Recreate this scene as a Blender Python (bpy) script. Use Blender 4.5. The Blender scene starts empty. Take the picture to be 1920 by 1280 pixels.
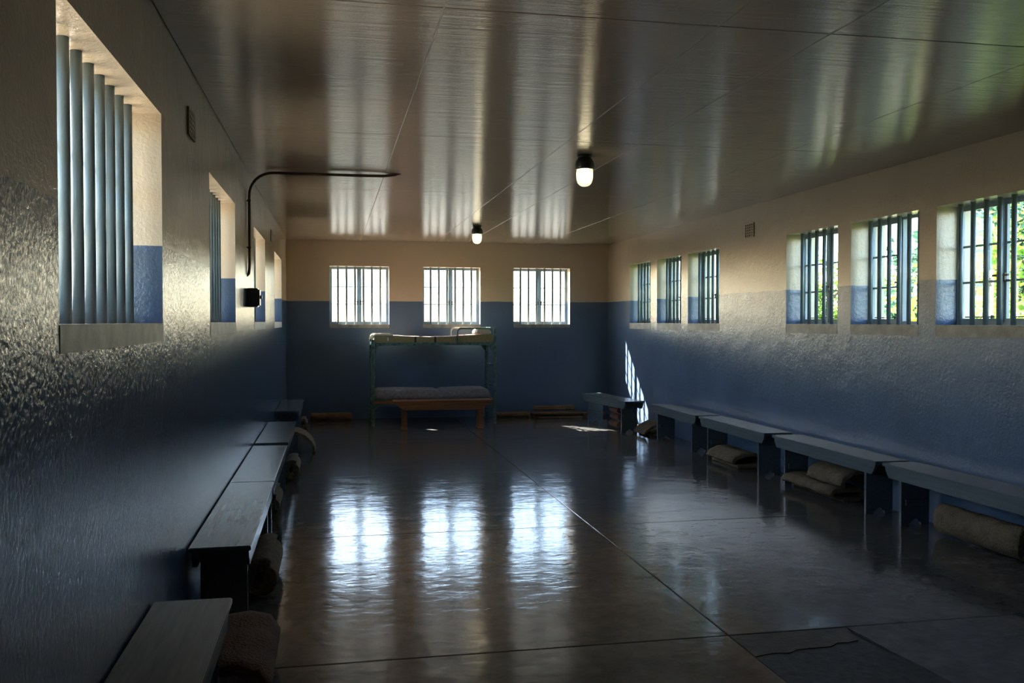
import bpy, bmesh, math, random
from mathutils import Vector, Matrix
random.seed(7)
S = bpy.context.scene
C = S.collection

# ---------------------------------------------------------------- camera
CAMH = 1.58
F_PX, YAW, PITCH = 1696.5, 0.1962, -0.0225
fw = Vector((math.sin(YAW)*math.cos(PITCH), math.cos(YAW)*math.cos(PITCH), math.sin(PITCH)))
rt = Vector((math.cos(YAW), -math.sin(YAW), 0))
up = rt.cross(fw)
cam = bpy.data.cameras.new('camera')
cam.sensor_width = 36.0
cam.lens = F_PX/1920*36.0
cam.clip_start = 0.05
cam_o = bpy.data.objects.new('camera', cam)
cam_o.matrix_world = Matrix(((rt.x, up.x, -fw.x, 0), (rt.y, up.y, -fw.y, 0), (rt.z, up.z, -fw.z, CAMH), (0, 0, 0, 1)))
C.objects.link(cam_o)
S.camera = cam_o

# ---------------------------------------------------------------- sky, sun, exposure
SUN_EL = math.radians(37.6)
SUN_H = Vector((0.573, -0.82)).normalized()            # the way the light travels on the ground
SUN_DIR = Vector((SUN_H.x*math.cos(SUN_EL), SUN_H.y*math.cos(SUN_EL), -math.sin(SUN_EL)))
SKY_STRENGTH, SUN_STRENGTH, EXPOSURE = 1.95, 85.0, 0.0
world = bpy.data.worlds.new('sky')
S.world = world
world.use_nodes = True
wn = world.node_tree
wn.nodes.clear()
sky = wn.nodes.new('ShaderNodeTexSky')
sky.sky_type = 'NISHITA'
sky.sun_disc = False
sky.sun_elevation = SUN_EL
sky.sun_rotation = math.atan2(-SUN_H.x, -SUN_H.y)
sky.dust_density = 1.0
sky.air_density = 1.0
bg = wn.nodes.new('ShaderNodeBackground')
bg.inputs['Strength'].default_value = SKY_STRENGTH
wo = wn.nodes.new('ShaderNodeOutputWorld')
wn.links.new(sky.outputs[0], bg.inputs[0])
wn.links.new(bg.outputs[0], wo.inputs[0])
sun = bpy.data.lights.new('sun', 'SUN')
sun.energy = SUN_STRENGTH
sun.angle = math.radians(0.53)
sun.color = (1.0, 0.95, 0.88)
sun_o = bpy.data.objects.new('sun', sun)
sun_o.rotation_euler = SUN_DIR.to_track_quat('-Z', 'Y').to_euler()
sun_o.location = (-8, 26, 14)
C.objects.link(sun_o)
S.view_settings.view_transform = 'Standard'
S.view_settings.look = 'None'
S.view_settings.exposure = EXPOSURE
S.view_settings.gamma = 1.0
S.view_settings.use_curve_mapping = False

# ---------------------------------------------------------------- room measures
XL, XR, YB, YF, ZC, ZP = -0.71, 4.61, 14.81, -1.8, 2.874, 1.902
WT = 0.34                                               # wall thickness
BAR_W, FRAME_W = 0.105, 0.205                           # how deep bars and window frames sit in the reveal

# ---------------------------------------------------------------- materials
def new_mat(name):
    m = bpy.data.materials.new(name)
    m.use_nodes = True
    nt = m.node_tree
    b = nt.nodes['Principled BSDF']
    return m, nt, b
def node(nt, kind, **kw):
    n = nt.nodes.new(kind)
    for k, v in kw.items():
        setattr(n, k, v)
    return n
def coords(nt, scale=(1, 1, 1), world=True):
    if world:
        g = node(nt, 'ShaderNodeNewGeometry'); out = g.outputs['Position']
    else:
        g = node(nt, 'ShaderNodeTexCoord'); out = g.outputs['Object']
    mp = node(nt, 'ShaderNodeMapping')
    mp.inputs['Scale'].default_value = scale
    nt.links.new(out, mp.inputs['Vector'])
    return mp.outputs[0]
def noise(nt, vec, scale, detail=3, rough=0.55, dist=0.0):
    n = node(nt, 'ShaderNodeTexNoise')
    n.inputs['Scale'].default_value = scale
    n.inputs['Detail'].default_value = detail
    n.inputs['Roughness'].default_value = rough
    n.inputs['Distortion'].default_value = dist
    nt.links.new(vec, n.inputs['Vector'])
    return n.outputs['Fac']
def ramp(nt, fac, c0, c1, p0=0.3, p1=0.7):
    r = node(nt, 'ShaderNodeValToRGB')
    r.color_ramp.elements[0].position = p0
    r.color_ramp.elements[1].position = p1
    r.color_ramp.elements[0].color = (*c0, 1) if len(c0) == 3 else c0
    r.color_ramp.elements[1].color = (*c1, 1) if len(c1) == 3 else c1
    nt.links.new(fac, r.inputs['Fac'])
    return r.outputs['Color']
def bump(nt, fac, strength, distance, prev=None):
    b = node(nt, 'ShaderNodeBump')
    b.inputs['Strength'].default_value = strength
    b.inputs['Distance'].default_value = distance
    nt.links.new(fac, b.inputs['Height'])
    if prev is not None:
        nt.links.new(prev, b.inputs['Normal'])
    return b.outputs['Normal']
def mixc(nt, fac, a, b):
    m = node(nt, 'ShaderNodeMix', data_type='RGBA')
    if hasattr(fac, 'is_output'): nt.links.new(fac, m.inputs['Factor'])
    else: m.inputs['Factor'].default_value = fac
    for v, s in ((a, m.inputs['A']), (b, m.inputs['B'])):
        if hasattr(v, 'is_output'): nt.links.new(v, s)
        else: s.default_value = (*v, 1)
    return m.outputs['Result']
def plain(name, c, rough=0.5, metal=0.0, var=0.12, scale=6.0, bmp=0.0, bscale=60.0):
    m, nt, b = new_mat(name)
    v = coords(nt, world=False)
    f = noise(nt, v, scale, 4)
    d = tuple(x*(1-var) for x in c); l = tuple(min(1, x*(1+var)) for x in c)
    nt.links.new(ramp(nt, f, d, l), b.inputs['Base Color'])
    b.inputs['Roughness'].default_value = rough
    b.inputs['Metallic'].default_value = metal
    if bmp:
        nt.links.new(bump(nt, noise(nt, v, bscale, 3), bmp, 0.004), b.inputs['Normal'])
    return m

CREAM = (0.60, 0.48, 0.34)
BLUE = (0.103, 0.152, 0.238)
def wall_material(name, fine, streak, rough, k=1.0, grain=38.0):
    m, nt, b = new_mat(name)
    g = node(nt, 'ShaderNodeNewGeometry')
    sx = node(nt, 'ShaderNodeSeparateXYZ')
    nt.links.new(g.outputs['Position'], sx.inputs[0])
    v = coords(nt)
    wob = noise(nt, v, 3.0, 2)
    ma = node(nt, 'ShaderNodeMath', operation='MULTIPLY_ADD')
    nt.links.new(wob, ma.inputs[0]); ma.inputs[1].default_value = 0.012
    nt.links.new(sx.outputs['Z'], ma.inputs[2])
    gt = node(nt, 'ShaderNodeMath', operation='GREATER_THAN')
    nt.links.new(ma.outputs[0], gt.inputs[0]); gt.inputs[1].default_value = ZP+0.006
    n1 = noise(nt, v, 1.3, 4)
    cr = ramp(nt, n1, tuple(x*0.93 for x in CREAM), tuple(x*1.05 for x in CREAM))
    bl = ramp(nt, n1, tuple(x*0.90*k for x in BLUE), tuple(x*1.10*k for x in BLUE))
    nt.links.new(mixc(nt, gt.outputs[0], bl, cr), b.inputs['Base Color'])
    b.inputs['Roughness'].default_value = rough
    vs = coords(nt, (1, 1, 0.10))
    nrm = bump(nt, noise(nt, vs, 34.0, 4, 0.6), streak, 0.006)
    nrm = bump(nt, noise(nt, v, grain, 5, 0.62, 0.6), fine, 0.006, nrm)
    nrm = bump(nt, noise(nt, v, 5.0, 2), 0.25, 0.02, nrm)
    nt.links.new(nrm, b.inputs['Normal'])
    return m
M = {}
M['wall_left'] = wall_material('dimmed_gloss_paint_left_wall', 0.42, 0.12, 0.12, 0.68, 55.0)  # same blue paint toned down to imitate the weaker light on this wall
M['wall_right'] = wall_material('gloss_paint_right_wall', 0.45, 0.16, 0.18)
M['wall_back'] = wall_material('gloss_paint_back_wall', 0.08, 0.08, 0.34)
M['outer'] = plain('exterior_plaster', (0.62, 0.55, 0.42), 0.8, 0, 0.08, 3, 0.3, 40)

def ceiling_material():
    m, nt, b = new_mat('gloss_ceiling_paint')
    v = coords(nt)
    n1 = noise(nt, v, 0.8, 3)
    nt.links.new(ramp(nt, n1, (0.36, 0.285, 0.205), (0.42, 0.335, 0.24)), b.inputs['Base Color'])
    b.inputs['Roughness'].default_value = 0.10
    b.inputs['Specular IOR Level'].default_value = 0.8
    vs = coords(nt, (0.05, 1, 1))
    nrm = bump(nt, noise(nt, vs, 40.0, 6, 0.7), 0.42, 0.006)
    nrm = bump(nt, noise(nt, coords(nt, (0.10, 1, 1)), 12.0, 4, 0.7), 0.26, 0.02, nrm)
    nrm = bump(nt, noise(nt, v, 110.0, 3, 0.6), 0.15, 0.003, nrm)
    nrm = bump(nt, noise(nt, coords(nt, (0.3, 1, 1)), 3.0, 2), 0.07, 0.02, nrm)
    nt.links.new(nrm, b.inputs['Normal'])
    return m
M['ceiling'] = ceiling_material()
M['seam'] = plain('ceiling_seam_tape', (0.44, 0.36, 0.265), 0.25, 0, 0.15, 30, 0.8, 120)

def floor_material(name, c0, c1, rough):
    m, nt, b = new_mat(name)
    v = coords(nt)
    n1 = noise(nt, v, 2.2, 6, 0.65, 0.5)
    n2 = noise(nt, v, 9.0, 6, 0.7)
    mx = mixc(nt, 0.45, ramp(nt, n1, c0, c1), ramp(nt, n2, c0, c1, 0.4, 0.65))
    nt.links.new(mx, b.inputs['Base Color'])
    rr = ramp(nt, n2, (rough*0.85,)*3, (rough*1.35,)*3, 0.35, 0.75)
    nt.links.new(rr, b.inputs['Roughness'])
    b.inputs['Specular IOR Level'].default_value = 0.38
    nrm = bump(nt, noise(nt, v, 2.6, 3, 0.5), 0.16, 0.03)
    nrm = bump(nt, noise(nt, coords(nt, (0.5, 1, 1)), 16.0, 4, 0.6, 0.4), 0.22, 0.006, nrm)
    nrm = bump(nt, noise(nt, v, 120.0, 2), 0.05, 0.002, nrm)
    nt.links.new(nrm, b.inputs['Normal'])
    return m
M['floor'] = floor_material('polished_concrete', (0.070, 0.069, 0.068), (0.165, 0.158, 0.150), 0.115)
M['floor_bed'] = plain('joint_dirt', (0.03, 0.028, 0.026), 0.9)
M['screed'] = plain('worn_brown_screed', (0.070, 0.056, 0.034), 0.6, 0, 0.4, 14, 0.9, 50)
M['rubble'] = plain('broken_concrete', (0.045, 0.044, 0.043), 0.65, 0, 0.5, 20, 0.8, 40)
M['sill'] = plain('grey_cement_sill', (0.30, 0.27, 0.235), 0.5, 0, 0.3, 9, 0.4, 70)
M['bar'] = plain('blue_grey_bar_paint', (0.16, 0.22, 0.25), 0.30, 0, 0.12, 8, 0.15, 90)
M['frame'] = plain('grey_window_steel', (0.26, 0.33, 0.37), 0.40, 0, 0.12, 8)
M['iron'] = plain('dark_window_iron', (0.05, 0.045, 0.04), 0.4, 0.6)

def thin_fresnel(nt):
    # reflectance of a thin pane, the same from both of its sides
    lw = node(nt, 'ShaderNodeLayerWeight'); lw.inputs['Blend'].default_value = 0.5
    pw = node(nt, 'ShaderNodeMath', operation='POWER'); pw.inputs[1].default_value = 5.0
    nt.links.new(lw.outputs['Facing'], pw.inputs[0])
    ma = node(nt, 'ShaderNodeMath', operation='MULTIPLY_ADD'); ma.inputs[1].default_value = 0.92; ma.inputs[2].default_value = 0.06
    nt.links.new(pw.outputs[0], ma.inputs[0])
    return ma
def glass_material():
    m, nt, b = new_mat('window_glass')
    nt.nodes.remove(b)
    t = node(nt, 'ShaderNodeBsdfTransparent'); t.inputs[0].default_value = (0.93, 0.96, 0.95, 1)
    g = node(nt, 'ShaderNodeBsdfGlossy'); g.inputs['Roughness'].default_value = 0.03
    fr = thin_fresnel(nt)
    mx = node(nt, 'ShaderNodeMixShader')
    nt.links.new(fr.outputs[0], mx.inputs[0]); nt.links.new(t.outputs[0], mx.inputs[1]); nt.links.new(g.outputs[0], mx.inputs[2])
    nt.links.new(mx.outputs[0], nt.nodes['Material Output'].inputs['Surface'])
    return m
M['glass'] = glass_material()

def bench_material(name, c, rough=0.28):
    m, nt, b = new_mat(name)
    v = coords(nt, world=False)
    vs = coords(nt, (14, 1, 14), world=False)
    f = noise(nt, vs, 3.0, 4)
    nt.links.new(ramp(nt, f, tuple(x*0.85 for x in c), tuple(x*1.1 for x in c)), b.inputs['Base Color'])
    b.inputs['Roughness'].default_value = rough
    nrm = bump(nt, noise(nt, vs, 6.0, 4), 0.12, 0.004)
    nrm = bump(nt, noise(nt, v, 60.0, 3), 0.08, 0.003, nrm)
    nt.links.new(nrm, b.inputs['Normal'])
    return m
M['bench'] = bench_material('blue_grey_bench_paint', (0.115, 0.147, 0.165), 0.22)
M['screw'] = plain('dark_screw', (0.03, 0.03, 0.03), 0.4, 0.8)

def wood_material():
    m, nt, b = new_mat('brown_varnished_wood')
    vs = coords(nt, (1, 16, 16), world=False)
    f = noise(nt, vs, 3.5, 5, 0.6, 0.4)
    nt.links.new(ramp(nt, f, (0.17, 0.065, 0.027), (0.37, 0.17, 0.07)), b.inputs['Base Color'])
    b.inputs['Roughness'].default_value = 0.35
    nt.links.new(bump(nt, f, 0.15, 0.003), b.inputs['Normal'])
    return m
M['wood'] = wood_material()

def mat_material(name, c0, c1):
    m, nt, b = new_mat(name)
    v = coords(nt, world=False)
    n1 = noise(nt, v, 9.0, 5, 0.7)
    w = node(nt, 'ShaderNodeTexVoronoi'); w.inputs['Scale'].default_value = 75.0
    nt.links.new(v, w.inputs['Vector'])
    col = mixc(nt, 0.35, ramp(nt, n1, c0, c1), ramp(nt, w.outputs['Distance'], c1, c0, 0.1, 0.7))
    nt.links.new(col, b.inputs['Base Color'])
    b.inputs['Roughness'].default_value = 0.95
    nrm = bump(nt, w.outputs['Distance'], 0.8, 0.008)
    nrm = bump(nt, noise(nt, v, 200, 3), 0.6, 0.004, nrm)
    nt.links.new(nrm, b.inputs['Normal'])
    return m
M['sisal'] = mat_material('coir_mat_fibre', (0.11, 0.08, 0.047), (0.26, 0.20, 0.125))
M['felt'] = mat_material('brown_felt_mat', (0.13, 0.075, 0.038), (0.27, 0.17, 0.09))
M['dark_mat'] = mat_material('dark_red_brown_mat', (0.10, 0.050, 0.032), (0.20, 0.105, 0.065))
M['bunk'] = plain('chipped_green_bed_paint', (0.085, 0.15, 0.125), 0.42, 0.0, 0.55, 26, 0.4, 60)
M['bunk_pale'] = plain('cream_bed_tube_paint', (0.62, 0.58, 0.46), 0.4, 0, 0.15, 20)
M['khaki'] = plain('khaki_mattress_ticking', (0.27, 0.21, 0.095), 0.9, 0, 0.15, 30, 0.5, 220)
M['grey_blanket'] = plain('grey_blanket_wool', (0.19, 0.18, 0.185), 0.95, 0, 0.25, 20, 0.7, 150)
M['strap'] = plain('dark_strap', (0.03, 0.025, 0.022), 0.8)
M['pillow'] = plain('pale_bed_cloth', (0.55, 0.48, 0.33), 0.9, 0, 0.1, 20, 0.4, 150)
M['label'] = plain('white_cloth_tag', (0.7, 0.7, 0.68), 0.8)
def ticking():
    m, nt, b = new_mat('striped_mattress_top')
    v = coords(nt, world=False)
    w = node(nt, 'ShaderNodeTexWave', wave_type='BANDS', bands_direction='Y')
    w.inputs['Scale'].default_value = 7.0
    nt.links.new(v, w.inputs['Vector'])
    nt.links.new(ramp(nt, w.outputs['Fac'], (0.30, 0.10, 0.075), (0.55, 0.44, 0.36), 0.4, 0.6), b.inputs['Base Color'])
    b.inputs['Roughness'].default_value = 0.9
    return m
M['ticking'] = ticking()
M['conduit'] = plain('brown_conduit_paint', (0.13, 0.075, 0.042), 0.30, 0, 0.1, 8)
M['switch'] = plain('black_bakelite', (0.012, 0.012, 0.013), 0.3)
M['lamp_black'] = plain('black_lamp_enamel', (0.02, 0.019, 0.016), 0.3)
M['vent'] = plain('vent_plate_paint', (0.58, 0.47, 0.34), 0.5)
M['hole'] = plain('vent_dark', (0.02, 0.014, 0.010), 0.9)
def emit(name, c, s):
    m, nt, b = new_mat(name)
    b.inputs['Base Color'].default_value = (0.8, 0.75, 0.6, 1)
    b.inputs['Emission Color'].default_value = (*c, 1)
    b.inputs['Emission Strength'].default_value = s
    return m
M['bulb'] = emit('lit_bulb', (1.0, 0.86, 0.58), 14.0)
def jar_mat():
    m, nt, b = new_mat('lamp_jar_glass')
    nt.nodes.remove(b)
    t = node(nt, 'ShaderNodeBsdfTransparent'); t.inputs[0].default_value = (0.9, 0.9, 0.85, 1)
    g = node(nt, 'ShaderNodeBsdfGlossy'); g.inputs['Roughness'].default_value = 0.08
    d = node(nt, 'ShaderNodeBsdfTranslucent'); d.inputs[0].default_value = (0.85, 0.83, 0.75, 1)
    fr = thin_fresnel(nt)
    m0 = node(nt, 'ShaderNodeMixShader'); m0.inputs[0].default_value = 0.35
    nt.links.new(t.outputs[0], m0.inputs[1]); nt.links.new(d.outputs[0], m0.inputs[2])
    mx = node(nt, 'ShaderNodeMixShader')
    nt.links.new(fr.outputs[0], mx.inputs[0]); nt.links.new(m0.outputs[0], mx.inputs[1]); nt.links.new(g.outputs[0], mx.inputs[2])
    nt.links.new(mx.outputs[0], nt.nodes['Material Output'].inputs['Surface'])
    return m
M['jar'] = jar_mat()
M['scrub'] = plain('dark_scrub_ground', (0.075, 0.075, 0.05), 0.95, 0, 0.3, 0.8, 0.4, 10)
M['ground'] = plain('pale_sandy_ground', (0.34, 0.31, 0.26), 0.95, 0, 0.2, 1.2, 0.4, 30)
M['lawn'] = plain('green_undergrowth', (0.075, 0.11, 0.03), 0.95, 0, 0.4, 2.0, 0.6, 20)
M['bark'] = plain('grey_brown_bark', (0.10, 0.075, 0.05), 0.9, 0, 0.3, 15, 0.8, 40)
def leaf(name, c):
    m, nt, b = new_mat(name)
    nt.nodes.remove(b)
    oi = node(nt, 'ShaderNodeNewGeometry')
    col = ramp(nt, oi.outputs['Random Per Island'], tuple(x*0.6 for x in c), tuple(x*1.35 for x in c), 0.0, 1.0)
    d = node(nt, 'ShaderNodeBsdfDiffuse'); t = node(nt, 'ShaderNodeBsdfTranslucent')
    nt.links.new(col, d.inputs[0]); nt.links.new(col, t.inputs[0])
    mx = node(nt, 'ShaderNodeMixShader'); mx.inputs[0].default_value = 0.45
    nt.links.new(d.outputs[0], mx.inputs[1]); nt.links.new(t.outputs[0], mx.inputs[2])
    nt.links.new(mx.outputs[0], nt.nodes['Material Output'].inputs['Surface'])
    return m
M['leaf_green'] = leaf('bright_green_leaf', (0.20, 0.34, 0.06))
M['leaf_yellow'] = leaf('yellow_green_leaf', (0.45, 0.42, 0.06))
M['leaf_dark'] = leaf('blue_green_leaf', (0.07, 0.15, 0.09))

# ---------------------------------------------------------------- mesh helpers (all in world metres)
def B():
    return bmesh.new()
def box(bm, x0, x1, y0, y1, z0, z1):
    vs = [bm.verts.new(p) for p in ((x0,y0,z0),(x1,y0,z0),(x1,y1,z0),(x0,y1,z0),(x0,y0,z1),(x1,y0,z1),(x1,y1,z1),(x0,y1,z1))]
    for f in ((0,3,2,1),(4,5,6,7),(0,1,5,4),(1,2,6,5),(2,3,7,6),(3,0,4,7)):
        bm.faces.new([vs[i] for i in f])
    return bm
def bevel(bm, w, seg=2):
    bmesh.ops.bevel(bm, geom=bm.edges[:], offset=w, segments=seg, affect='EDGES', clamp_overlap=True)
    return bm
def prism(bm, poly, axis, a0, a1):
    """poly: 2D points; extruded along axis (0,1,2) from a0 to a1."""
    def P(q, a):
        return {0: (a, q[0], q[1]), 1: (q[0], a, q[1]), 2: (q[0], q[1], a)}[axis]
    lo = [bm.verts.new(P(q, a0)) for q in poly]
    hi = [bm.verts.new(P(q, a1)) for q in poly]
    n = len(poly)
    bm.faces.new(lo); bm.faces.new(hi[::-1])
    for i in range(n):
        j = (i+1) % n
        bm.faces.new((lo[j], lo[i], hi[i], hi[j]))
    bmesh.ops.recalc_face_normals(bm, faces=bm.faces[:])
    return bm
def ring(c, d, r, seg, ref):
    d = d.normalized()
    u = d.cross(ref)
    if u.length < 1e-4: u = d.cross(Vector((0.3, 1, 0.2)))
    u.normalize(); v = d.cross(u)
    return [c + u*(r*math.cos(2*math.pi*k/seg)) + v*(r*math.sin(2*math.pi*k/seg)) for k in range(seg)]
def tube(bm, pts, r, seg=12, ref=Vector((0, 0.02, 1)), caps=True):
    pts = [Vector(p) for p in pts]
    rs = r if isinstance(r, (list, tuple)) else [r]*len(pts)
    rings = []
    for i, p in enumerate(pts):
        a = pts[max(0, i-1)]; b = pts[min(len(pts)-1, i+1)]
        rings.append([bm.verts.new(q) for q in ring(p, b-a, rs[i], seg, ref)])
    for i in range(len(rings)-1):
        for k in range(seg):
            l = (k+1) % seg
            f = bm.faces.new((rings[i][k], rings[i][l], rings[i+1][l], rings[i+1][k])); f.smooth = True
    if caps:
        bm.faces.new(rings[0]); bm.faces.new(rings[-1])
    bmesh.ops.recalc_face_normals(bm, faces=bm.faces[:])
    return bm
def lathe(bm, prof, c, seg=28):
    """prof: (radius, z) pairs, turned round the vertical through c."""
    rows = []
    for r, z in prof:
        rows.append([bm.verts.new((c[0]+max(r, 1e-4)*math.cos(2*math.pi*k/seg), c[1]+max(r, 1e-4)*math.sin(2*math.pi*k/seg), c[2]+z)) for k in range(seg)])
    for i in range(len(rows)-1):
        for k in range(seg):
            l = (k+1) % seg
            f = bm.faces.new((rows[i][k], rows[i][l], rows[i+1][l], rows[i+1][k])); f.smooth = True
    bm.faces.new(rows[0]); bm.faces.new(rows[-1])
    bmesh.ops.recalc_face_normals(bm, faces=bm.faces[:])
    return bm
def arc(c, r, a0, a1, n, plane='xz', other=0.0):
    out = []
    for i in range(n+1):
        a = math.radians(a0+(a1-a0)*i/n)
        p, q = c[0]+r*math.cos(a), c[1]+r*math.sin(a)
        out.append({'xz': (p, other, q), 'yz': (other, p, q), 'xy': (p, q, other)}[plane])
    return out
WLOC = {}
def obj(name, bm, mat, parent=None, smooth=False):
    """Link a bmesh given in world metres as one object whose origin is its own base centre."""
    me = bpy.data.meshes.new(name)
    lo = Vector((min(v.co[i] for v in bm.verts) for i in range(3))); hi = Vector((max(v.co[i] for v in bm.verts) for i in range(3)))
    org = Vector(((lo.x+hi.x)/2, (lo.y+hi.y)/2, lo.z))
    for v in bm.verts: v.co -= org
    if smooth:
        for f in bm.faces: f.smooth = True
    bm.to_mesh(me); bm.free()
    for m in (mat if isinstance(mat, (list, tuple)) else [mat]): me.materials.append(m)
    return link(name, me, org, parent)
def link(name, me, org, parent=None):
    o = bpy.data.objects.new(name, me)
    C.objects.link(o)
    base = WLOC[parent.name] if parent else Vector((0, 0, 0))
    o.location = Vector(org)-base
    if parent: o.parent = parent
    WLOC[o.name] = Vector(org)
    return o
def thing(name, loc, label, cat, group=None, kind=None):
    o = bpy.data.objects.new(name, None)
    o.empty_display_size = 0.1
    C.objects.link(o); o.location = loc
    WLOC[o.name] = Vector(loc)
    return tag(o, label, cat, group, kind)
def tag(o, label, cat, group=None, kind=None):
    o['label'] = label; o['category'] = cat
    if group: o['group'] = group
    if kind: o['kind'] = kind
    return o

# ---------------------------------------------------------------- the setting: walls with window openings
BACK_WIN = [(-0.04, 0.91), (1.46, 2.41), (2.97, 3.94)]
RIGHT_WIN = [(5.30, 6.27), (6.48, 7.45), (7.67, 8.64), (10.29, 11.28), (11.51, 12.44), (12.71, 13.66)]
LEFT_WIN = [(2.59, 4.09), (5.62, 7.07), (8.72, 10.15), (11.75, 13.38)]
BZ, RZ, LZ = (1.520, 2.465), (1.545, 2.470), (1.565, 2.460)
def wall_map(side):
    if side == 'left':  return lambda u, w, v: (XL-w, u, v)
    if side == 'right': return lambda u, w, v: (XR+w, u, v)
    if side == 'back':  return lambda u, w, v: (u, YB+w, v)
    return lambda u, w, v: (u, YF-w, v)
def make_wall(side, u0, u1, holes, zr, mat, label):
    bm = B(); P = wall_map(side)
    z0, z1 = -0.05, ZC+0.12
    us = sorted({u0, u1, *[a for h in holes for a in h]})
    vs = [z0, zr[0], zr[1], z1] if holes else [z0, z1]
    def quad(*p, m=0):
        f = bm.faces.new([bm.verts.new(P(*q)) for q in p]); f.material_index = m
    ishole = lambda a, b, k: k == 1 and any(abs(h[0]-a) < 1e-6 for h in holes)
    for i in range(len(us)-1):
        for k in range(len(vs)-1):
            a, b, c, d = us[i], us[i+1], vs[k], vs[k+1]
            if ishole(a, b, k):
                sp = FRAME_W+0.02
                for w0, w1, m in ((0, sp, 0), (sp, WT, 1)):
                    quad((a, w0, c), (a, w1, c), (a, w1, d), (a, w0, d), m=m)
                    quad((b, w0, c), (b, w1, c), (b, w1, d), (b, w0, d), m=m)
                    quad((a, w0, d), (b, w0, d), (b, w1, d), (a, w1, d), m=m)
                    quad((a, w0, c), (b, w0, c), (b, w1, c), (a, w1, c), m=m)
            else:
                quad((a, 0, c), (b, 0, c), (b, 0, d), (a, 0, d))
                quad((a, WT, c), (b, WT, c), (b, WT, d), (a, WT, d), m=1)
    for u in (u0, u1): quad((u, 0, z0), (u, WT, z0), (u, WT, z1), (u, 0, z1), m=1)
    quad((u0, 0, z0), (u1, 0, z0), (u1, WT, z0), (u0, WT, z0), m=1)
    quad((u0, 0, z1), (u1, 0, z1), (u1, WT, z1), (u0, WT, z1), m=1)
    bmesh.ops.remove_doubles(bm, verts=bm.verts[:], dist=1e-5)
    bmesh.ops.recalc_face_normals(bm, faces=bm.faces[:])
    return tag(obj('wall_'+side, bm, [mat, M['outer']]), label, 'wall', kind='structure')
make_wall('left', YF, YB, LEFT_WIN, LZ, M['wall_left'], 'glossy left wall, cream above and blue below, darkened for its weaker light, with deep barred windows')
make_wall('right', YF, YB, RIGHT_WIN, RZ, M['wall_right'], 'glossy right wall, cream above and blue below, with six barred windows')
make_wall('back', XL-WT, XR+WT, BACK_WIN, BZ, M['wall_back'], 'far end wall, tan above and dark blue below, with three barred windows')
make_wall('front', XL-WT, XR+WT, [], BZ, M['wall_back'], 'cream and blue end wall behind the viewpoint')

# floor: bed with separate cast slabs
SLAB_X = [XL, 1.95, XR]
SLAB_Y = [YF, -0.9, 1.65, 4.22, 6.72, 9.30, 11.9, YB]
bm = B(); box(bm, XL-WT, XR+WT, YF-WT, YB+WT, -0.12, -0.012)
floor = tag(obj('floor', bm, M['floor_bed']), 'shiny dark concrete floor cast in large slabs', 'floor', kind='structure')
_r = random.Random(3)
BREAK = [(2.60+_r.uniform(-0.02, 0.02) + 0.10*t/8, 4.216-1.40*t/8) for t in range(9)]
BREAK += [(2.60-0.60*t/8 if t < 8 else 1.954, 2.78+_r.uniform(-0.03, 0.03)) for t in range(9)]
BREAK[0] = (2.60, 4.216)
CRACK = [(1.954+0.60*t/10, 3.93+0.10*t/10+_r.uniform(-0.018, 0.018)) for t in range(11)]
for i in range(2):
    for k in range(len(SLAB_Y)-1):
        bm = B(); g = 0.004
        x0, x1, y0, y1 = SLAB_X[i]+(g if i else 0), SLAB_X[i+1]-(0 if i else g), SLAB_Y[k]+g, SLAB_Y[k+1]-g
        if i == 1 and k == 2:                                     # leaves room for the broken corner
            prism(bm, [(x0, y0), (x1, y0), (x1, y1)] + BREAK, 2, -0.05, 0.0)
        else:
            box(bm, x0, x1, y0, y1, -0.05, 0.0)
            bevel(bm, 0.003, 1)
        obj('floor_slab', bm, M['floor'], floor)
bm = B(); prism(bm, [(1.955, 4.215)] + CRACK + [(2.60, 4.215)], 2, -0.05, -0.0015)
obj('screed_patch', bm, M['screed'], floor)
bm = B(); prism(bm, [(1.955, 2.72), (1.955, 4.15), (2.58, 4.15), (2.74, 2.72)], 2, -0.05, -0.006)
obj('broken_patch', bm, M['rubble'], floor)

# ceiling: painted boards with raised taped seams
CX = [XL, 0.46, 1.67, 2.21, 3.42, XR]
CY = [YF, 1.15, 3.75, 6.35, 9.05, 11.62, 14.2, YB]
bm = B(); box(bm, XL-WT, XR+WT, YF-WT, YB+WT, ZC+0.013, ZC+0.2)
ceiling = tag(obj('ceiling', bm, M['outer']), 'low glossy brown-cream boarded ceiling with taped seams', 'ceiling', kind='structure')
for i in range(len(CX)-1):
    for k in range(len(CY)-1):
        bm = B(); box(bm, CX[i]+0.002, CX[i+1]-0.002, CY[k]+0.003, CY[k+1]-0.003, ZC, ZC+0.012)
        bevel(bm, 0.0025, 1)
        obj('ceiling_board', bm, M['ceiling'], ceiling)
for x in CX[1:-1]:
    bm = B(); n = 150
    rows = []
    for j in range(n+1):
        y = YF+0.01+(YB-YF-0.02)*j/n
        w = 0.003+random.uniform(0, 0.003); xx = x+random.uniform(-0.0015, 0.0015); h = random.uniform(-0.0012, 0.0022)
        rows.append([bm.verts.new((xx-w, y, ZC+0.001)), bm.verts.new((xx, y, ZC-h)), bm.verts.new((xx+w, y, ZC+0.001))])
    for j in range(n):
        for s in range(2):
            bm.faces.new((rows[j][s], rows[j][s+1], rows[j+1][s+1], rows[j+1][s]))
    obj('ceiling_seam', bm, M['seam'], ceiling)

# roof slab; its deep left eave is added, unseen, to keep the sun out
bm = B(); box(bm, XL-WT-1.15, XR+WT+0.25, YF-WT-0.2, YB+WT+0.04, ZC+0.21, ZC+0.33)
tag(obj('roof', bm, M['outer']), 'flat roof slab with an unseen deep eave added to shade the left windows', 'roof', kind='structure')

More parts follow.
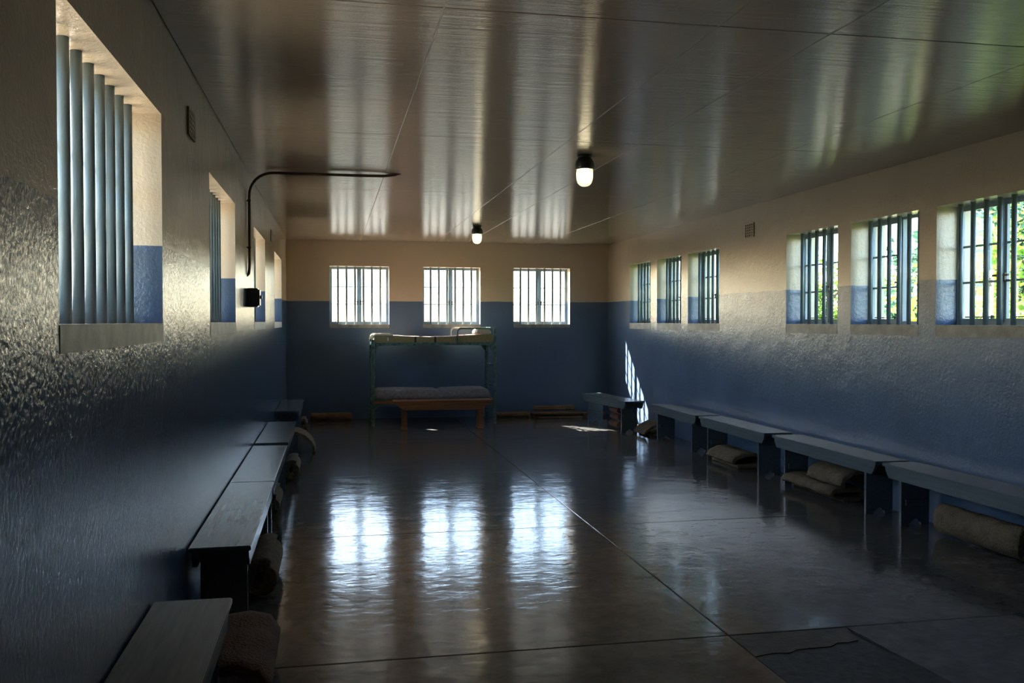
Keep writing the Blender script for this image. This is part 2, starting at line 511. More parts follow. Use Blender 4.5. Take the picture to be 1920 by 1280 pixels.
# outside ground
bm = B(); box(bm, -60, 60, -50, 70, -0.5, -0.25)
tag(obj('ground', bm, M['scrub']), 'dark scrubby ground far outside the windows', 'ground', kind='structure')
bm = B(); box(bm, -9, 14, 17.0, 24.5, -0.3, -0.235); box(bm, -9, XR+WT+1.2, YB+WT-18, 17.0, -0.3, -0.235)
tag(obj('yard', bm, M['ground']), 'pale sandy yard just outside the left and far walls', 'ground', kind='structure')

bm = B(); box(bm, XR+WT+1.2, 40, -30, 17, -0.3, -0.24)
tag(obj('lawn', bm, M['lawn']), 'green undergrowth ground outside the right-hand windows', 'ground', kind='structure')

# ---------------------------------------------------------------- windows
def pbox(bm, P, u0, u1, w0, w1, v0, v1):
    a, b = P(u0, w0, v0), P(u1, w1, v1)
    return box(bm, *[f(a[i], b[i]) for i in range(3) for f in (min, max)])
BAR_MESH = {}
def bar_mesh(h):
    k = round(h, 3)
    if k not in BAR_MESH:
        bm = B(); tube(bm, [(0, 0, 0), (0, 0, h)], 0.0185, 14, Vector((1, 0, 0)))
        me = bpy.data.meshes.new('bar'); bm.to_mesh(me); bm.free(); me.materials.append(M['bar'])
        BAR_MESH[k] = me
    return BAR_MESH[k]
win_no = 0
def make_window(side, u0, u1, zr, nbars, cols, label, sill_drop, open_cols=()):
    global win_no
    win_no += 1
    P = wall_map(side); z0, z1 = zr
    root = thing('window_%d' % win_no, P((u0+u1)/2, 0.1, z0), label, 'window', kind='structure')
    # cement sill: ledge inside the reveal and the band showing on the wall face
    bm = B(); pbox(bm, P, u0, u1, -0.002, 0.012, z0-sill_drop, z0+0.004)
    pbox(bm, P, u0+0.002, u1-0.002, 0.0, FRAME_W-0.02, z0-0.01, z0+0.006)
    obj('sill', bm, M['sill'], root)
    # fixed steel frame
    t = 0.022; wa, wb = FRAME_W-0.02, FRAME_W+0.02
    bm = B()
    pbox(bm, P, u0, u0+t, wa, wb, z0, z1); pbox(bm, P, u1-t, u1, wa, wb, z0, z1)
    pbox(bm, P, u0+t, u1-t, wa, wb, z0, z0+t+0.012); pbox(bm, P, u0+t, u1-t, wa, wb, z1-t, z1)
    obj('window_frame', bm, M['frame'], root)
    inner0, inner1 = u0+t, u1-t
    cw = (inner1-inner0)/cols
    for c in range(1, cols):
        bm = B(); pbox(bm, P, inner0+c*cw-0.016, inner0+c*cw+0.016, wa-0.006, wb, z0+t, z1-t)
        obj('mullion', bm, M['frame'], root)
    for c in range(cols):
        a, b = inner0+c*cw+(0.016 if c else 0), inner0+(c+1)*cw-(0.016 if c < cols-1 else 0)
        v0, v1 = z0+t+0.012, z1-t
        s = 0.020
        opened = c in open_cols
        hinge = a if c == 0 else b                     # an opened sash swings straight out from the outer jamb
        def Q(u, w, v, opened=opened, hinge=hinge):
            if opened:
                d = abs(u-hinge)
                return P(hinge+(w-FRAME_W)*(1 if hinge == a else -1), FRAME_W+0.02+d, v)
            return P(u, w, v)
        sw0, sw1 = FRAME_W-0.012, FRAME_W+0.012
        sash = B()
        pbox(sash, Q, a, a+s, sw0, sw1, v0, v1); pbox(sash, Q, b-s, b, sw0, sw1, v0, v1)
        pbox(sash, Q, a+s, b-s, sw0, sw1, v0, v0+s); pbox(sash, Q, a+s, b-s, sw0, sw1, v1-s, v1)
        so = obj('sash', sash, M['frame'], root)
        hh = (v1-v0-2*s)/3
        for r in (1, 2):
            bm = B(); zz = v0+s+r*hh
            pbox(bm, Q, a+s, b-s, sw0+0.004, sw1-0.004, zz-0.008, zz+0.008)
            obj('glazing_bar', bm, M['frame'], so)
        for r in range(3):
            bm = B(); zz = v0+s+r*hh
            q = [Q(a+s, FRAME_W+0.004, zz+0.008), Q(b-s, FRAME_W+0.004, zz+0.008), Q(b-s, FRAME_W+0.004, zz+hh-0.008), Q(a+s, FRAME_W+0.004, zz+hh-0.008)]
            bm.faces.new([bm.verts.new(x) for x in q])
            obj('pane', bm, M['glass'], so)
        # catch and stay
        if cols == 2:
            um = b-0.012 if c == 0 else a+0.012
            bm = B(); zc = z0+0.38*(z1-z0)
            pbox(bm, Q, um-0.008, um+0.008, sw0-0.018, sw0, zc-0.03, zc+0.035)
            sgn = -1 if c == 0 else 1
            pbox(bm, Q, um+min(0, sgn*0.05), um+max(0, sgn*0.05), sw0-0.03, sw0-0.016, zc+0.010, zc+0.026)
            obj('handle', bm, M['iron'], so)
            bm = B(); pbox(bm, Q, a+s+0.03, b-s-0.06, sw0-0.014, sw0-0.006, v0+0.028, v0+0.036)
            pbox(bm, Q, a+s+0.05, a+s+0.062, sw0-0.02, sw0, v0+0.018, v0+0.046)
            obj('stay', bm, M['iron'], so)
    me = bar_mesh(z1-z0+0.02)
    for k in range(nbars):
        u = u0+(u1-u0)*(k+1)/(nbars+1)
        link('bar', me, Vector(P(u, BAR_W, z0-0.01)), root)
    return root
for (a, b), l in zip(BACK_WIN, ('leftmost barred window in the far end wall', 'middle barred window in the far end wall, above the bunk bed', 'rightmost barred window in the far end wall')):
    make_window('back', a, b, BZ, 6, 2, l, 0.05)
for k, ((a, b), l) in enumerate(zip(RIGHT_WIN, ('nearest barred window on the right wall, leaves filling its panes', 'second nearest right-wall barred window, one casement open on yellow leaves',
        'right-wall barred window just nearer than the square air vent', 'right-wall barred window just beyond the square air vent',
        'second barred window from the far corner on the right wall', 'right-wall barred window nearest the far corner'))):
    make_window('right', a, b, RZ, 6, 2, l, 0.085, (0,) if k == 1 else ())
for (a, b), l in zip(LEFT_WIN, ('nearest large barred window on the left wall', 'second barred window on the left wall, before the conduit pipe',
        'third barred window on the left wall, just past the black switch box', 'farthest narrow-looking barred window on the left wall')):
    make_window('left', a, b, LZ, 9, 3, l, 0.072)

# ---------------------------------------------------------------- benches
def make_bench(L, label, group, H=0.46, W=0.31, name='bench', inset=0.19):
    """built along Y, centred on the origin; front is -X when facing the room's right wall."""
    root = thing(name, (0, 0, 0), label, 'bench', group)
    bm = B(); box(bm, -W/2, W/2, -L/2, L/2, H-0.026, H); bevel(bm, 0.004, 2)
    obj('bench_top', bm, M['bench'], root)
    for s in (-1, 1):
        bm = B(); x0 = s*(W/2-0.012); x1 = s*(W/2-0.034)
        e = L/2-0.02
        prism(bm, [(-e, H-0.026), (e, H-0.026), (e-0.01, H-0.060), (e-0.05, H-0.112), (-e+0.05, H-0.112), (-e+0.01, H-0.060)], 0, min(x0, x1), max(x0, x1))
        obj('apron', bm, M['bench'], root)
    for s in (-1, 1):
        y = s*(L/2-inset); hw = W/2-0.034
        notch = [(0.055, 0.0), (0.050, 0.020), (0.030, 0.030), (0.018, 0.045), (0, 0.050), (-0.018, 0.045), (-0.030, 0.030), (-0.050, 0.020), (-0.055, 0.0)]
        poly = [(-hw, 0), (-hw, H-0.026), (hw, H-0.026), (hw, 0)] + notch
        bm = B(); prism(bm, poly, 1, y-0.013, y+0.013)
        leg = obj('leg', bm, M['bench'], root)
        bm = B(); yi = y-s*0.013
        box(bm, -hw+0.03, hw-0.03, min(yi, yi-s*0.02), max(yi, yi-s*0.02), 0.155, 0.205); bevel(bm, 0.003, 1)
        obj('cleat', bm, M['bench'], leg)
        for xs in (-0.06, 0.06):
            bm = B(); yy = yi-s*0.02
            tube(bm, [(xs, yy+s*0.004, 0.18), (xs, yy-s*0.003, 0.18)], 0.006, 8)
            obj('screw', bm, M['screw'], leg)
    return root
G1, G2 = 'painted benches along the right wall', 'painted benches along the left wall'
def put(o, x, y, rz=0.0):
    o.location = (x, y, 0); o.rotation_euler.z = rz; return o
put(make_bench(1.57, 'pale blue-grey bench standing askew in the far right corner, sunlit top', G1), 4.05, 12.82, math.radians(7.0))
for y0, y1, x, l in ((10.08, 11.64, 4.375, 'blue-grey wall bench next to the askew corner bench'),
                     (8.36, 10.01, 4.385, 'blue-grey wall bench below the square air vent on the right'),
                     (6.49, 8.22, 4.40, 'blue-grey wall bench with a folded coir mat showing under its near end'),
                     (4.58, 6.44, 4.425, 'nearest right-hand wall bench, cut off by the picture edge')):
    put(make_bench(y1-y0, l, G1), x, (y0+y1)/2)
for y0, y1, l in ((1.95, 3.80, 'nearest left-hand bench, dark top cut off by the bottom edge'),
                  (4.66, 6.515, 'left-hand bench with its near end standing clear, second nearest'),
                  (6.525, 8.41, 'left-hand bench butted to the far end of the second nearest one'),
                  (8.58, 10.38, 'short-looking left-hand bench just beyond the joined pair'),
                  (11.59, 13.27, 'farthest left-hand bench, near the far end wall')):
    put(make_bench(y1-y0, l, G2, W=0.30), XL+0.158, (y0+y1)/2)

# brown wooden bench in front of the bunk
root = thing('wooden_bench', (1.585, 13.22, 0), 'brown varnished wooden bench in front of the bunk bed', 'bench')
bm = B(); box(bm, 0.86, 2.31, 13.07, 13.37, 0.400, 0.425); bevel(bm, 0.004, 2); obj('bench_top', bm, M['wood'], root)
for y in (13.085, 13.335):
    bm = B(); prism(bm, [(0.88, 0.400), (2.29, 0.400), (2.17, 0.29), (1.00, 0.29)], 1, y, y+0.022); obj('apron', bm, M['wood'], root)
for x in (1.025, 2.135):
    for y in (13.135, 13.305):
        bm = B(); box(bm, x-0.035, x+0.035, y-0.028, y+0.028, 0.02, 0.400); bevel(bm, 0.006, 2)
        leg = obj('leg', bm, M['wood'], root)
        bm = B(); box(bm, x-0.042, x+0.042, y-0.034, y+0.034, 0, 0.03); bevel(bm, 0.006, 1); obj('foot', bm, M['wood'], leg)

# ---------------------------------------------------------------- bunk bed
X0, X1, Y0, Y1 = 0.60, 2.455, 13.72, 14.46
root = thing('bunk_bed', ((X0+X1)/2, (Y0+Y1)/2, 0), 'chipped green metal bunk bed against the far end wall', 'bed')
for x in (X0, X1):
    for y in (Y0, Y1):
        top = 1.47 if x == X1 else 1.30
        bm = B(); box(bm, x-0.024, x+0.024, y-0.024, y+0.024, 0.0, top); bevel(bm, 0.004, 1)
        po = obj('post', bm, M['bunk'], root)
        for z in (0.72, 0.98):
            bm = B(); box(bm, x-0.030, x+0.030, y-0.030, y+0.030, z, z+0.05); bevel(bm, 0.006, 1)
            obj('collar', bm, M['bunk'], po)
for z in (1.235, 0.355):
    for y in (Y0, Y1):
        bm = B(); box(bm, X0+0.02, X1-0.02, y-0.016, y+0.016, z-0.022, z+0.022); bevel(bm, 0.003, 1)
        obj('side_rail', bm, M['bunk'] if z > 1 else M['wood'], root)
    for x in (X0, X1):
        bm = B(); box(bm, x-0.014, x+0.014, Y0+0.02, Y1-0.02, z-0.02, z+0.02)
        obj('end_rail', bm, M['bunk'], root)
    bm = B(); box(bm, X0+0.02, X1-0.02, Y0+0.016, Y1-0.016, z-0.004, z+0.010)
    obj('bed_base', bm, M['strap'], root)
for z in (1.213, 0.333):
    for x, s in ((X0+0.02, 1), (X1-0.02, -1)):
        for y in (Y0, Y1):
            bm = B(); prism(bm, [(x, z), (x+s*0.11, z), (x+s*0.07, z-0.035), (x+s*0.03, z-0.085), (x, z-0.12)], 1, y-0.006, y+0.006)
            obj('gusset', bm, M['bunk'], root)
for z in (0.58, 0.90):
    bm = B(); tube(bm, [(X1, Y0+0.02, z), (X1, Y1-0.02, z)], 0.012, 10); obj('rung', bm, M['bunk'], root)
# head loops and the guard rail
pts = [(X0-0.012, Y0, 1.24), (X0-0.012, Y0, 1.30)] + arc((X0+0.058, 1.305), 0.07, 180, 95, 6, 'xz', Y0) + [(X0+0.30, Y0, 1.372)]
for y in (Y0, Y1):
    bm = B(); tube(bm, [(p[0], y, p[2]) for p in pts], 0.015, 10); obj('foot_loop', bm, M['bunk_pale'], root)
for y in (Y0-0.02, Y1+0.02):
    pts = [(1.875, y, 1.22), (1.875, y, 1.40)] + arc((1.935, 1.41), 0.06, 180, 90, 6, 'xz', y) + [(X1, y, 1.47)]
    bm = B(); tube(bm, pts, 0.013, 10); obj('guard_rail', bm, M['bunk'] if y < 14 else M['bunk_pale'], root)
bm = B(); tube(bm, [(X1, Y0, 1.47), (X1, Y1, 1.47)], 0.013, 10); obj('head_rail', bm, M['bunk'], root)

def pad(x0, x1, y0, y1, z0, zf, nx=60, ny=18, th=None):
    """soft mattress: zf(u) gives its top height along its length."""
    bm = B(); top, bot = [], []
    for i in range(nx+1):
        u = i/nx; x = x0+(x1-x0)*u
        rt_, rb_ = [], []
        for j in range(ny+1):
            v = j/ny; y = y0+(y1-y0)*v
            e = min(1, (min(u, 1-u)*(x1-x0)/0.045))**0.5; e2 = min(1, (min(v, 1-v)*(y1-y0)/0.045))**0.5
            h = zf(u, v)-z0
            rt_.append(bm.verts.new((x, y, z0+h*(0.45+0.55*min(e, e2)))))
            rb_.append(bm.verts.new((x, y, z0)))
        top.append(rt_); bot.append(rb_)
    for i in range(nx):
        for j in range(ny):
            f = bm.faces.new((top[i][j], top[i+1][j], top[i+1][j+1], top[i][j+1])); f.smooth = True; f.material_index = 1
            bm.faces.new((bot[i][j], bot[i][j+1], bot[i+1][j+1], bot[i+1][j]))
    for i in range(nx):
        bm.faces.new((bot[i][0], bot[i+1][0], top[i+1][0], top[i][0])); bm.faces.new((bot[i+1][ny], bot[i][ny], top[i][ny], top[i+1][ny]))
    for j in range(ny):
        bm.faces.new((bot[0][j+1], bot[0][j], top[0][j], top[0][j+1])); bm.faces.new((bot[nx][j], bot[nx][j+1], top[nx][j+1], top[nx][j]))
    return bm
sagf = lambda u, v: 1.385-0.034*math.sin(math.pi*min(1, u/0.95))**1.5+0.004*math.sin(u*37)*math.sin(v*9)
def hard_pad():
    bm = B(); nx, ny = 48, 10
    x0, x1, y0, y1, z0 = X0+0.03, X1-0.03, Y0-0.008, Y1-0.02, 1.257
    g = [[None]*(ny+1) for _ in range(nx+1)]; b = [[None]*(ny+1) for _ in range(nx+1)]
    for i in range(nx+1):
        for j in range(ny+1):
            u, v = i/nx, j/ny
            g[i][j] = bm.verts.new((x0+(x1-x0)*u, y0+(y1-y0)*v, sagf(u, v)-0.012))
            b[i][j] = bm.verts.new((x0+(x1-x0)*u, y0+(y1-y0)*v, z0))
    for i in range(nx):
        for j in range(ny):
            f = bm.faces.new((g[i][j], g[i+1][j], g[i+1][j+1], g[i][j+1])); f.material_index = 1; f.smooth = True
            bm.faces.new((b[i][j], b[i][j+1], b[i+1][j+1], b[i+1][j]))
        bm.faces.new((b[i][0], b[i+1][0], g[i+1][0], g[i][0])); bm.faces.new((b[i+1][ny], b[i][ny], g[i][ny], g[i+1][ny]))
    for j in range(ny):
        bm.faces.new((b[0][j+1], b[0][j], g[0][j], g[0][j+1])); bm.faces.new((b[nx][j], b[nx][j+1], g[nx][j+1], g[nx][j]))
    return bm
mt = obj('mattress', hard_pad(), [M['khaki'], M['ticking']])
tag(mt, 'thin khaki mattress with striped top on the upper bunk', 'mattress')
for x in (1.235, 1.535):
    bm = B(); u = (x-X0)/(X1-X0)
    box(bm, x-0.014, x+0.014, Y0-0.014, Y0-0.006, 1.257, sagf(u, 0)-0.008); obj('strap', bm, M['strap'], mt)
bm = B(); box(bm, 0.815, 0.832, Y0-0.014, Y0-0.007, 1.285, 1.33); obj('care_tag', bm, M['label'], mt)
bm = pad(2.20, 2.42, Y0+0.10, Y1-0.12, 1.384, lambda u, v: 1.384+0.075+0.02*math.sin(math.pi*v), 16, 16)
tag(obj('pillow', bm, M['pillow'], smooth=True), 'small pale pillow at the railed end of the upper bunk', 'pillow')
def lowz(u, v):
    return 0.535-0.045*math.exp(-((u-0.56)/0.022)**2)*(1.0 if v < 0.5 else 0.5)+0.006*math.sin(u*9)
bm = pad(X0+0.035, X1-0.07, Y0-0.005, Y1-0.04, 0.382, lowz, 90, 20)
tag(obj('mattress', bm, [M['grey_blanket'], M['grey_blanket']], smooth=True), 'grey blanket-covered mattress, creased in two, on the lower bunk', 'mattress')

# ---------------------------------------------------------------- rolled and folded mats
def strip(name, path, thick, axis, a0, a1, mat, label, group, wav=0.006, n=10, shift=0.0):
    """a mat of some thickness following a 2D path (across, z), laid along axis 0 or 1 from a0 to a1."""
    path = [Vector(p) for p in path]
    m = len(path); nrm = []
    for i in range(m):
        t = path[min(m-1, i+1)]-path[max(0, i-1)]
        t.normalize(); nrm.append(Vector((-t.y, t.x)))
    bm = B(); A, Bt = [], []
    for k in range(n+1):
        a = a0+(a1-a0)*k/n
        ra, rb = [], []
        for i in range(m):
            w = wav*math.sin(i*0.9+k*1.7)*0.5
            edge = wav*1.5*math.sin(i*1.3) if k in (0, n) else 0
            for lst, s in ((ra, 0.5), (rb, -0.5)):
                q = path[i]+nrm[i]*(thick*s)+Vector((0, w))
                q.y = max(q.y, 0.002)
                aa = a+edge; c = q.x+shift*(k/n)
                lst.append(bm.verts.new((aa, c, q.y) if axis == 0 else (c, aa, q.y)))
        A.append(ra); Bt.append(rb)
    def F(*v):
        f = bm.faces.new(v); f.smooth = True
    for k in range(n):
        for i in range(m-1):
            F(A[k][i], A[k][i+1], A[k+1][i+1], A[k+1][i]); F(Bt[k][i+1], Bt[k][i], Bt[k+1][i], Bt[k+1][i+1])
        F(A[k][0], A[k+1][0], Bt[k+1][0], Bt[k][0]); F(A[k+1][-1], A[k][-1], Bt[k][-1], Bt[k+1][-1])
    for i in range(m-1):
        bm.faces.new((A[0][i+1], A[0][i], Bt[0][i], Bt[0][i+1])); bm.faces.new((A[n][i], A[n][i+1], Bt[n][i+1], Bt[n][i]))
    bmesh.ops.recalc_face_normals(bm, faces=bm.faces[:])
    return tag(obj(name, bm, mat), label, 'mat', group)
def spiral(c, r, turns, th, a0=-90, flat=1.0):
    out = []; n = int(turns*18)
    for i in range(n+1):
        rr = r-th/2-th*1.08*turns*i/n
        a = math.radians(a0+360*turns*i/n)
        out.append((c+rr*math.cos(a), r*flat+rr*flat*math.sin(a)))
    return out
GM = 'rolled and folded sleeping mats on the floor'
strip('rolled_mat', spiral(14.50, 0.075, 2.0, 0.022), 0.022, 0, -0.33, 0.29, M['felt'], 'small brown rolled mat by the far wall, left of the bunk bed', GM)
strip('rolled_mat', spiral(14.40, 0.058, 1.6, 0.020), 0.020, 0, 2.58, 3.16, M['felt'], 'low brown rolled mat just right of the bunk bed', GM)
strip('folded_mat', [(14.25, 0.015), (14.62, 0.015), (14.68, 0.035), (14.62, 0.058), (14.30, 0.060), (14.24, 0.078), (14.30, 0.098)], 0.030, 0, 3.22, 4.00, M['felt'], 'flat folded brown mat under a roll by the far wall', GM, 0.004)
strip('rolled_mat', spiral(14.46, 0.055, 1.5, 0.022, 200, 0.85), 0.022, 0, 3.24, 3.92, M['felt'], 'brown rolled mat lying on a folded mat by the far wall', GM).location.z += 0.112
strip('rolled_mat', spiral(14.36, 0.055, 1.6, 0.02, 40, 0.8), 0.02, 0, 4.02, 4.42, M['felt'], 'low brown rolled mat in the far right corner behind the askew bench', GM)
for x, z, y0, l in ((4.12, 0.0, 12.62, 'bottom rolled mat of the pile under the askew corner bench'), (4.15, 0.108, 12.66, 'middle rolled mat of the pile under the askew corner bench'), (4.13, 0.216, 12.64, 'topmost rolled mat of the pile under the askew corner bench')):
    strip('rolled_mat', spiral(x, 0.06, 1.7, 0.022, 60, 0.9), 0.022, 1, y0, y0+0.4, M['dark_mat'], l, GM).location.z += z
strip('folded_mat', [(4.24, 0.02), (4.40, 0.02), (4.50, 0.05), (4.53, 0.11), (4.48, 0.165), (4.38, 0.17), (4.27, 0.125), (4.20, 0.075), (4.17, 0.03)], 0.028, 1, 11.70, 12.15, M['sisal'], 'sunlit folded tan mat between the askew bench and the wall bench', GM, 0.008)
strip('folded_mat', [(4.25, 0.02), (4.46, 0.02), (4.53, 0.06), (4.52, 0.12), (4.44, 0.150), (4.32, 0.145), (4.23, 0.11), (4.19, 0.06)], 0.035, 1, 8.98, 9.66, M['sisal'], 'rolled coir mat under the right-hand bench below the air vent', GM, 0.006, 10, 0.0)
strip('folded_mat', [(4.36, 0.018), (4.50, 0.018), (4.57, 0.05), (4.56, 0.10), (4.48, 0.115), (4.36, 0.112), (4.27, 0.10), (4.24, 0.06)], 0.035, 1, 7.12, 8.00, M['sisal'], 'lower of two folded coir mats under the fourth right-hand bench', GM, 0.010)
strip('folded_mat', [(4.56, 0.15), (4.58, 0.20), (4.55, 0.26), (4.47, 0.275), (4.38, 0.262), (4.32, 0.22), (4.305, 0.165), (4.33, 0.15)], 0.035, 1, 7.05, 7.62, M['sisal'], 'upper folded coir mat, hanging over the one below it, right side', GM, 0.010)
strip('rolled_mat', spiral(4.43, 0.125, 2.2, 0.034, 100), 0.034, 1, 5.04, 5.88, M['sisal'], 'thick round rolled coir mat under the nearest right-hand bench', GM, 0.006)
strip('folded_mat', [(-0.60, 0.02), (-0.42, 0.02), (-0.33, 0.03), (-0.27, 0.07), (-0.262, 0.13), (-0.30, 0.185), (-0.38, 0.205), (-0.50, 0.20), (-0.58, 0.18)], 0.04, 1, 3.67, 4.36, M['dark_mat'], 'bulky dark red-brown folded mat beside the nearest left-hand bench', GM, 0.014)
strip('rolled_mat', spiral(-0.40, 0.115, 2.0, 0.032, 60), 0.032, 1, 5.28, 5.95, M['sisal'], 'dim rolled mat under the second nearest left-hand bench', GM)
strip('rolled_mat', spiral(-0.49, 0.095, 2.0, 0.03, 60), 0.03, 1, 7.48, 8.05, M['sisal'], 'rolled mat poking out under the third left-hand bench', GM)
strip('rolled_mat', spiral(-0.40, 0.10, 2.0, 0.03, 60), 0.03, 1, 9.20, 9.75, M['sisal'], 'short rolled mat under the fourth left-hand bench', GM)
strip('folded_mat', [(-0.58, 0.02), (-0.62, 0.10), (-0.58, 0.20), (-0.50, 0.245), (-0.42, 0.25), (-0.33, 0.21), (-0.26, 0.14), (-0.225, 0.07), (-0.22, 0.015)], 0.03, 1, 11.02, 11.50, M['sisal'], 'tan mat bent into an arch before the farthest left-hand bench', GM, 0.006)
strip('rolled_mat', spiral(-0.42, 0.08, 1.8, 0.024, 60), 0.024, 1, 13.45, 13.9, M['sisal'], 'small rolled mat at the far end of the left-hand benches', GM)

# ---------------------------------------------------------------- conduit, switch box, vents, lamps
yc, r = 8.05, 0.0125
pts = [(XL-0.02, yc, 1.955), (XL+0.012, yc, 1.985), (XL+0.020, yc, 2.06)]
pts += [(XL+0.020, yc, 2.3), (XL+0.020, yc, 2.62)]
pts += arc((XL+0.020+0.20, ZC-0.022-0.20), 0.20, 180, 90, 8, 'xz', yc)
pts += [(0.2, yc, ZC-0.022), (0.45, yc, ZC-0.020), (0.54, yc, ZC-0.008), (0.60, yc, ZC+0.012)]
bm = B(); tube(bm, pts, r, 12, Vector((0, 1, 0)))
cd = tag(obj('conduit_pipe', bm, M['conduit']), 'brown conduit pipe bending from the left wall onto the ceiling', 'pipe')
for z in (2.2, 2.60):
    bm = B(); box(bm, XL, XL+0.036, yc-0.017, yc+0.017, z, z+0.018); bevel(bm, 0.004, 1); obj('clip', bm, M['conduit'], cd)
root = thing('switch_box', (XL+0.05, 8.02, 1.70), 'black switch box on the left wall below the conduit pipe', 'switch')
bm = B(); box(bm, XL, XL+0.095, 7.95, 8.09, 1.70, 1.86); bevel(bm, 0.006, 2); obj('box', bm, M['switch'], root)
bm = B(); box(bm, XL+0.095, XL+0.108, 7.962, 8.078, 1.712, 1.848); bevel(bm, 0.004, 1)
lid = obj('lid', bm, M['switch'], root)
bm = B(); box(bm, XL+0.108, XL+0.122, 8.01, 8.03, 1.77, 1.80); obj('lever', bm, M['switch'], lid)
def air_vent(side, u0, u1, z0, z1, nu, nv, label):
    P = wall_map(side)
    root = thing('air_vent', P((u0+u1)/2, 0, z0), label, 'vent', 'perforated air vents')
    bm = B(); pbox(bm, P, u0, u1, -0.002, 0.0, z0, z1); obj('backing', bm, M['hole'], root)
    bm = B(); t = 0.45
    du, dv = (u1-u0)/(nu+t), (z1-z0)/(nv+t)
    for i in range(nu+1): pbox(bm, P, u0+i*du, u0+i*du+du*t, -0.010, -0.001, z0, z1)
    for k in range(nv+1): pbox(bm, P, u0, u1, -0.009, -0.001, z0+k*dv, z0+k*dv+dv*t)
    obj('grille', bm, M['vent'], root)
air_vent('right', 9.37, 9.60, 2.52, 2.68, 4, 5, 'square perforated air vent high on the right wall')
air_vent('left', 4.80, 5.02, 2.52, 2.66, 4, 5, 'perforated air vent high on the left wall after the nearest window')
air_vent('left', 11.05, 11.25, 2.54, 2.66, 4, 5, 'small far air vent high on the left wall beyond the conduit')
def bulkhead_lamp(x, y, label):
    root = thing('ceiling_lamp', (x, y, ZC-0.26), label, 'lamp', 'lit ceiling lamps')
    bm = B(); lathe(bm, [(0.060, 0.0), (0.060, -0.018), (0.050, -0.024)], (x, y, ZC)); obj('ceiling_plate', bm, M['lamp_black'], root)
    bm = B(); lathe(bm, [(0.050, -0.022), (0.058, -0.030), (0.074, -0.055), (0.077, -0.075), (0.077, -0.105), (0.072, -0.112)], (x, y, ZC)); obj('holder', bm, M['lamp_black'], root)
    bm = B(); lathe(bm, [(0.066, -0.108), (0.067, -0.15), (0.064, -0.19), (0.052, -0.222), (0.030, -0.240), (0.004, -0.245)], (x, y, ZC)); obj('glass_jar', bm, M['jar'], root)
    bm = B(); lathe(bm, [(0.020, -0.110), (0.030, -0.125), (0.042, -0.150), (0.045, -0.172), (0.036, -0.196), (0.018, -0.208), (0.003, -0.211)], (x, y, ZC)); obj('bulb', bm, M['bulb'], root)
bulkhead_lamp(1.94, 6.85, 'nearer lit jar lamp with a black holder on the ceiling')
bulkhead_lamp(1.94, 12.2, 'farther lit jar lamp on the ceiling, before the middle window')

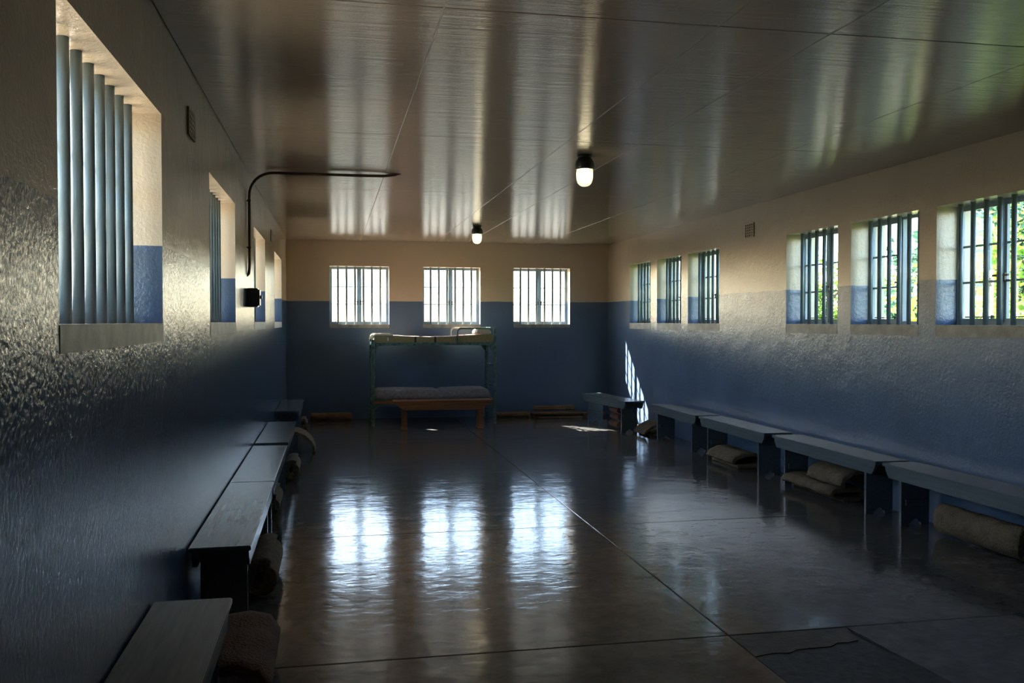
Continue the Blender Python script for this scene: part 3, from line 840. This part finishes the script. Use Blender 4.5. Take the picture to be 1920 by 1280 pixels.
# ---------------------------------------------------------------- shrubs and trees beyond the right wall
def tree(name, x, y, h, rad, base, nleaf, size, mat, label, seed):
    rnd = random.Random(seed)
    root = thing(name, (x, y, -0.25), label, 'tree', 'trees outside the right windows')
    bm = B(); tops = []
    tr = [(x, y, -0.25)]
    for k in range(1, 6): tr.append((x+rnd.uniform(-.08, .08)*k, y+rnd.uniform(-.08, .08)*k, -0.25+(h*0.75)*k/5))
    tube(bm, tr, [0.09-0.013*k for k in range(6)], 8, Vector((1, 0, 0)))
    obj('trunk', bm, M['bark'], root)
    for k in range(9):
        p = Vector(tr[2+k % 4]); a = rnd.uniform(0, 6.28)
        e = p+Vector((math.cos(a)*rad*rnd.uniform(.5, .9), math.sin(a)*rad*rnd.uniform(.5, .9), rnd.uniform(0.1, 0.35)*h))
        mid = (p+e)/2+Vector((0, 0, rnd.uniform(-.1, .2)))
        bm = B(); tube(bm, [p, mid, e], [0.03, 0.02, 0.006], 6, Vector((1, 0, 0.3))); obj('branch', bm, M['bark'], root)
        tops += [mid, e, e]
    bm = B()
    clumps = [Vector((x, y, base+h*0.5))]
    for k in range(26):
        a = rnd.uniform(0, 6.28); rr = rad*math.sqrt(rnd.random()); zz = base+(h-base)*rnd.random()
        clumps.append(Vector((x+rr*math.cos(a), y+rr*math.sin(a), zz)))
    clumps += tops
    for k in range(nleaf):
        c = rnd.choice(clumps)
        p = c+Vector((rnd.gauss(0, .22), rnd.gauss(0, .22), rnd.gauss(0, .20)))
        s = size*rnd.uniform(.6, 1.3)
        d = Vector((rnd.gauss(0, 1), rnd.gauss(0, 1), rnd.gauss(0, .6)-.3)).normalized()
        u = d.cross(Vector((rnd.gauss(0, 1), rnd.gauss(0, 1), rnd.gauss(0, 1)))).normalized()
        n = d.cross(u)*0.12*s
        q = [p, p+d*s*.45+u*s*.28-n, p+d*s, p+d*s*.45-u*s*.28-n]
        m = bm.verts.new(p+d*s*.5)
        v = [bm.verts.new(t) for t in q]
        bm.faces.new((v[0], v[1], m)); bm.faces.new((v[1], v[2], m)); bm.faces.new((v[2], v[3], m)); bm.faces.new((v[3], v[0], m))
    fo = obj('foliage', bm, mat, root); fo['kind'] = 'stuff'
tree('leafy_tree', 8.6, 9.6, 2.9, 1.0, 0.2, 2600, 0.13, M['leaf_green'], 'bright green shrub outside the nearest right-hand window', 1)
tree('leafy_tree', 9.6, 12.6, 3.0, 0.8, 0.3, 1800, 0.12, M['leaf_yellow'], 'yellow-green shrub outside the window with the open casement', 2)
tree('leafy_tree', 13.0, 15.5, 5.4, 2.3, 0.2, 7000, 0.20, M['leaf_dark'], 'darker blue-green tree behind the bright shrub outside', 3)
tree('leafy_tree', 11.5, 6.0, 6.5, 2.6, 0.6, 8000, 0.2, M['leaf_dark'], 'tall dark green tree out of view, added to block sky light from the right', 5)  # unseen tree added to dim the sky light through the right windows
tree('leafy_tree', 14.0, 24.0, 3.4, 1.5, 0.2, 2200, 0.2, M['leaf_green'], 'small distant green tree beyond the right-hand windows', 4)
S.cycles.max_bounces = 12
S.cycles.diffuse_bounces = 6
S.cycles.glossy_bounces = 5
S.cycles.transparent_max_bounces = 12
S.cycles.sample_clamp_indirect = 8.0
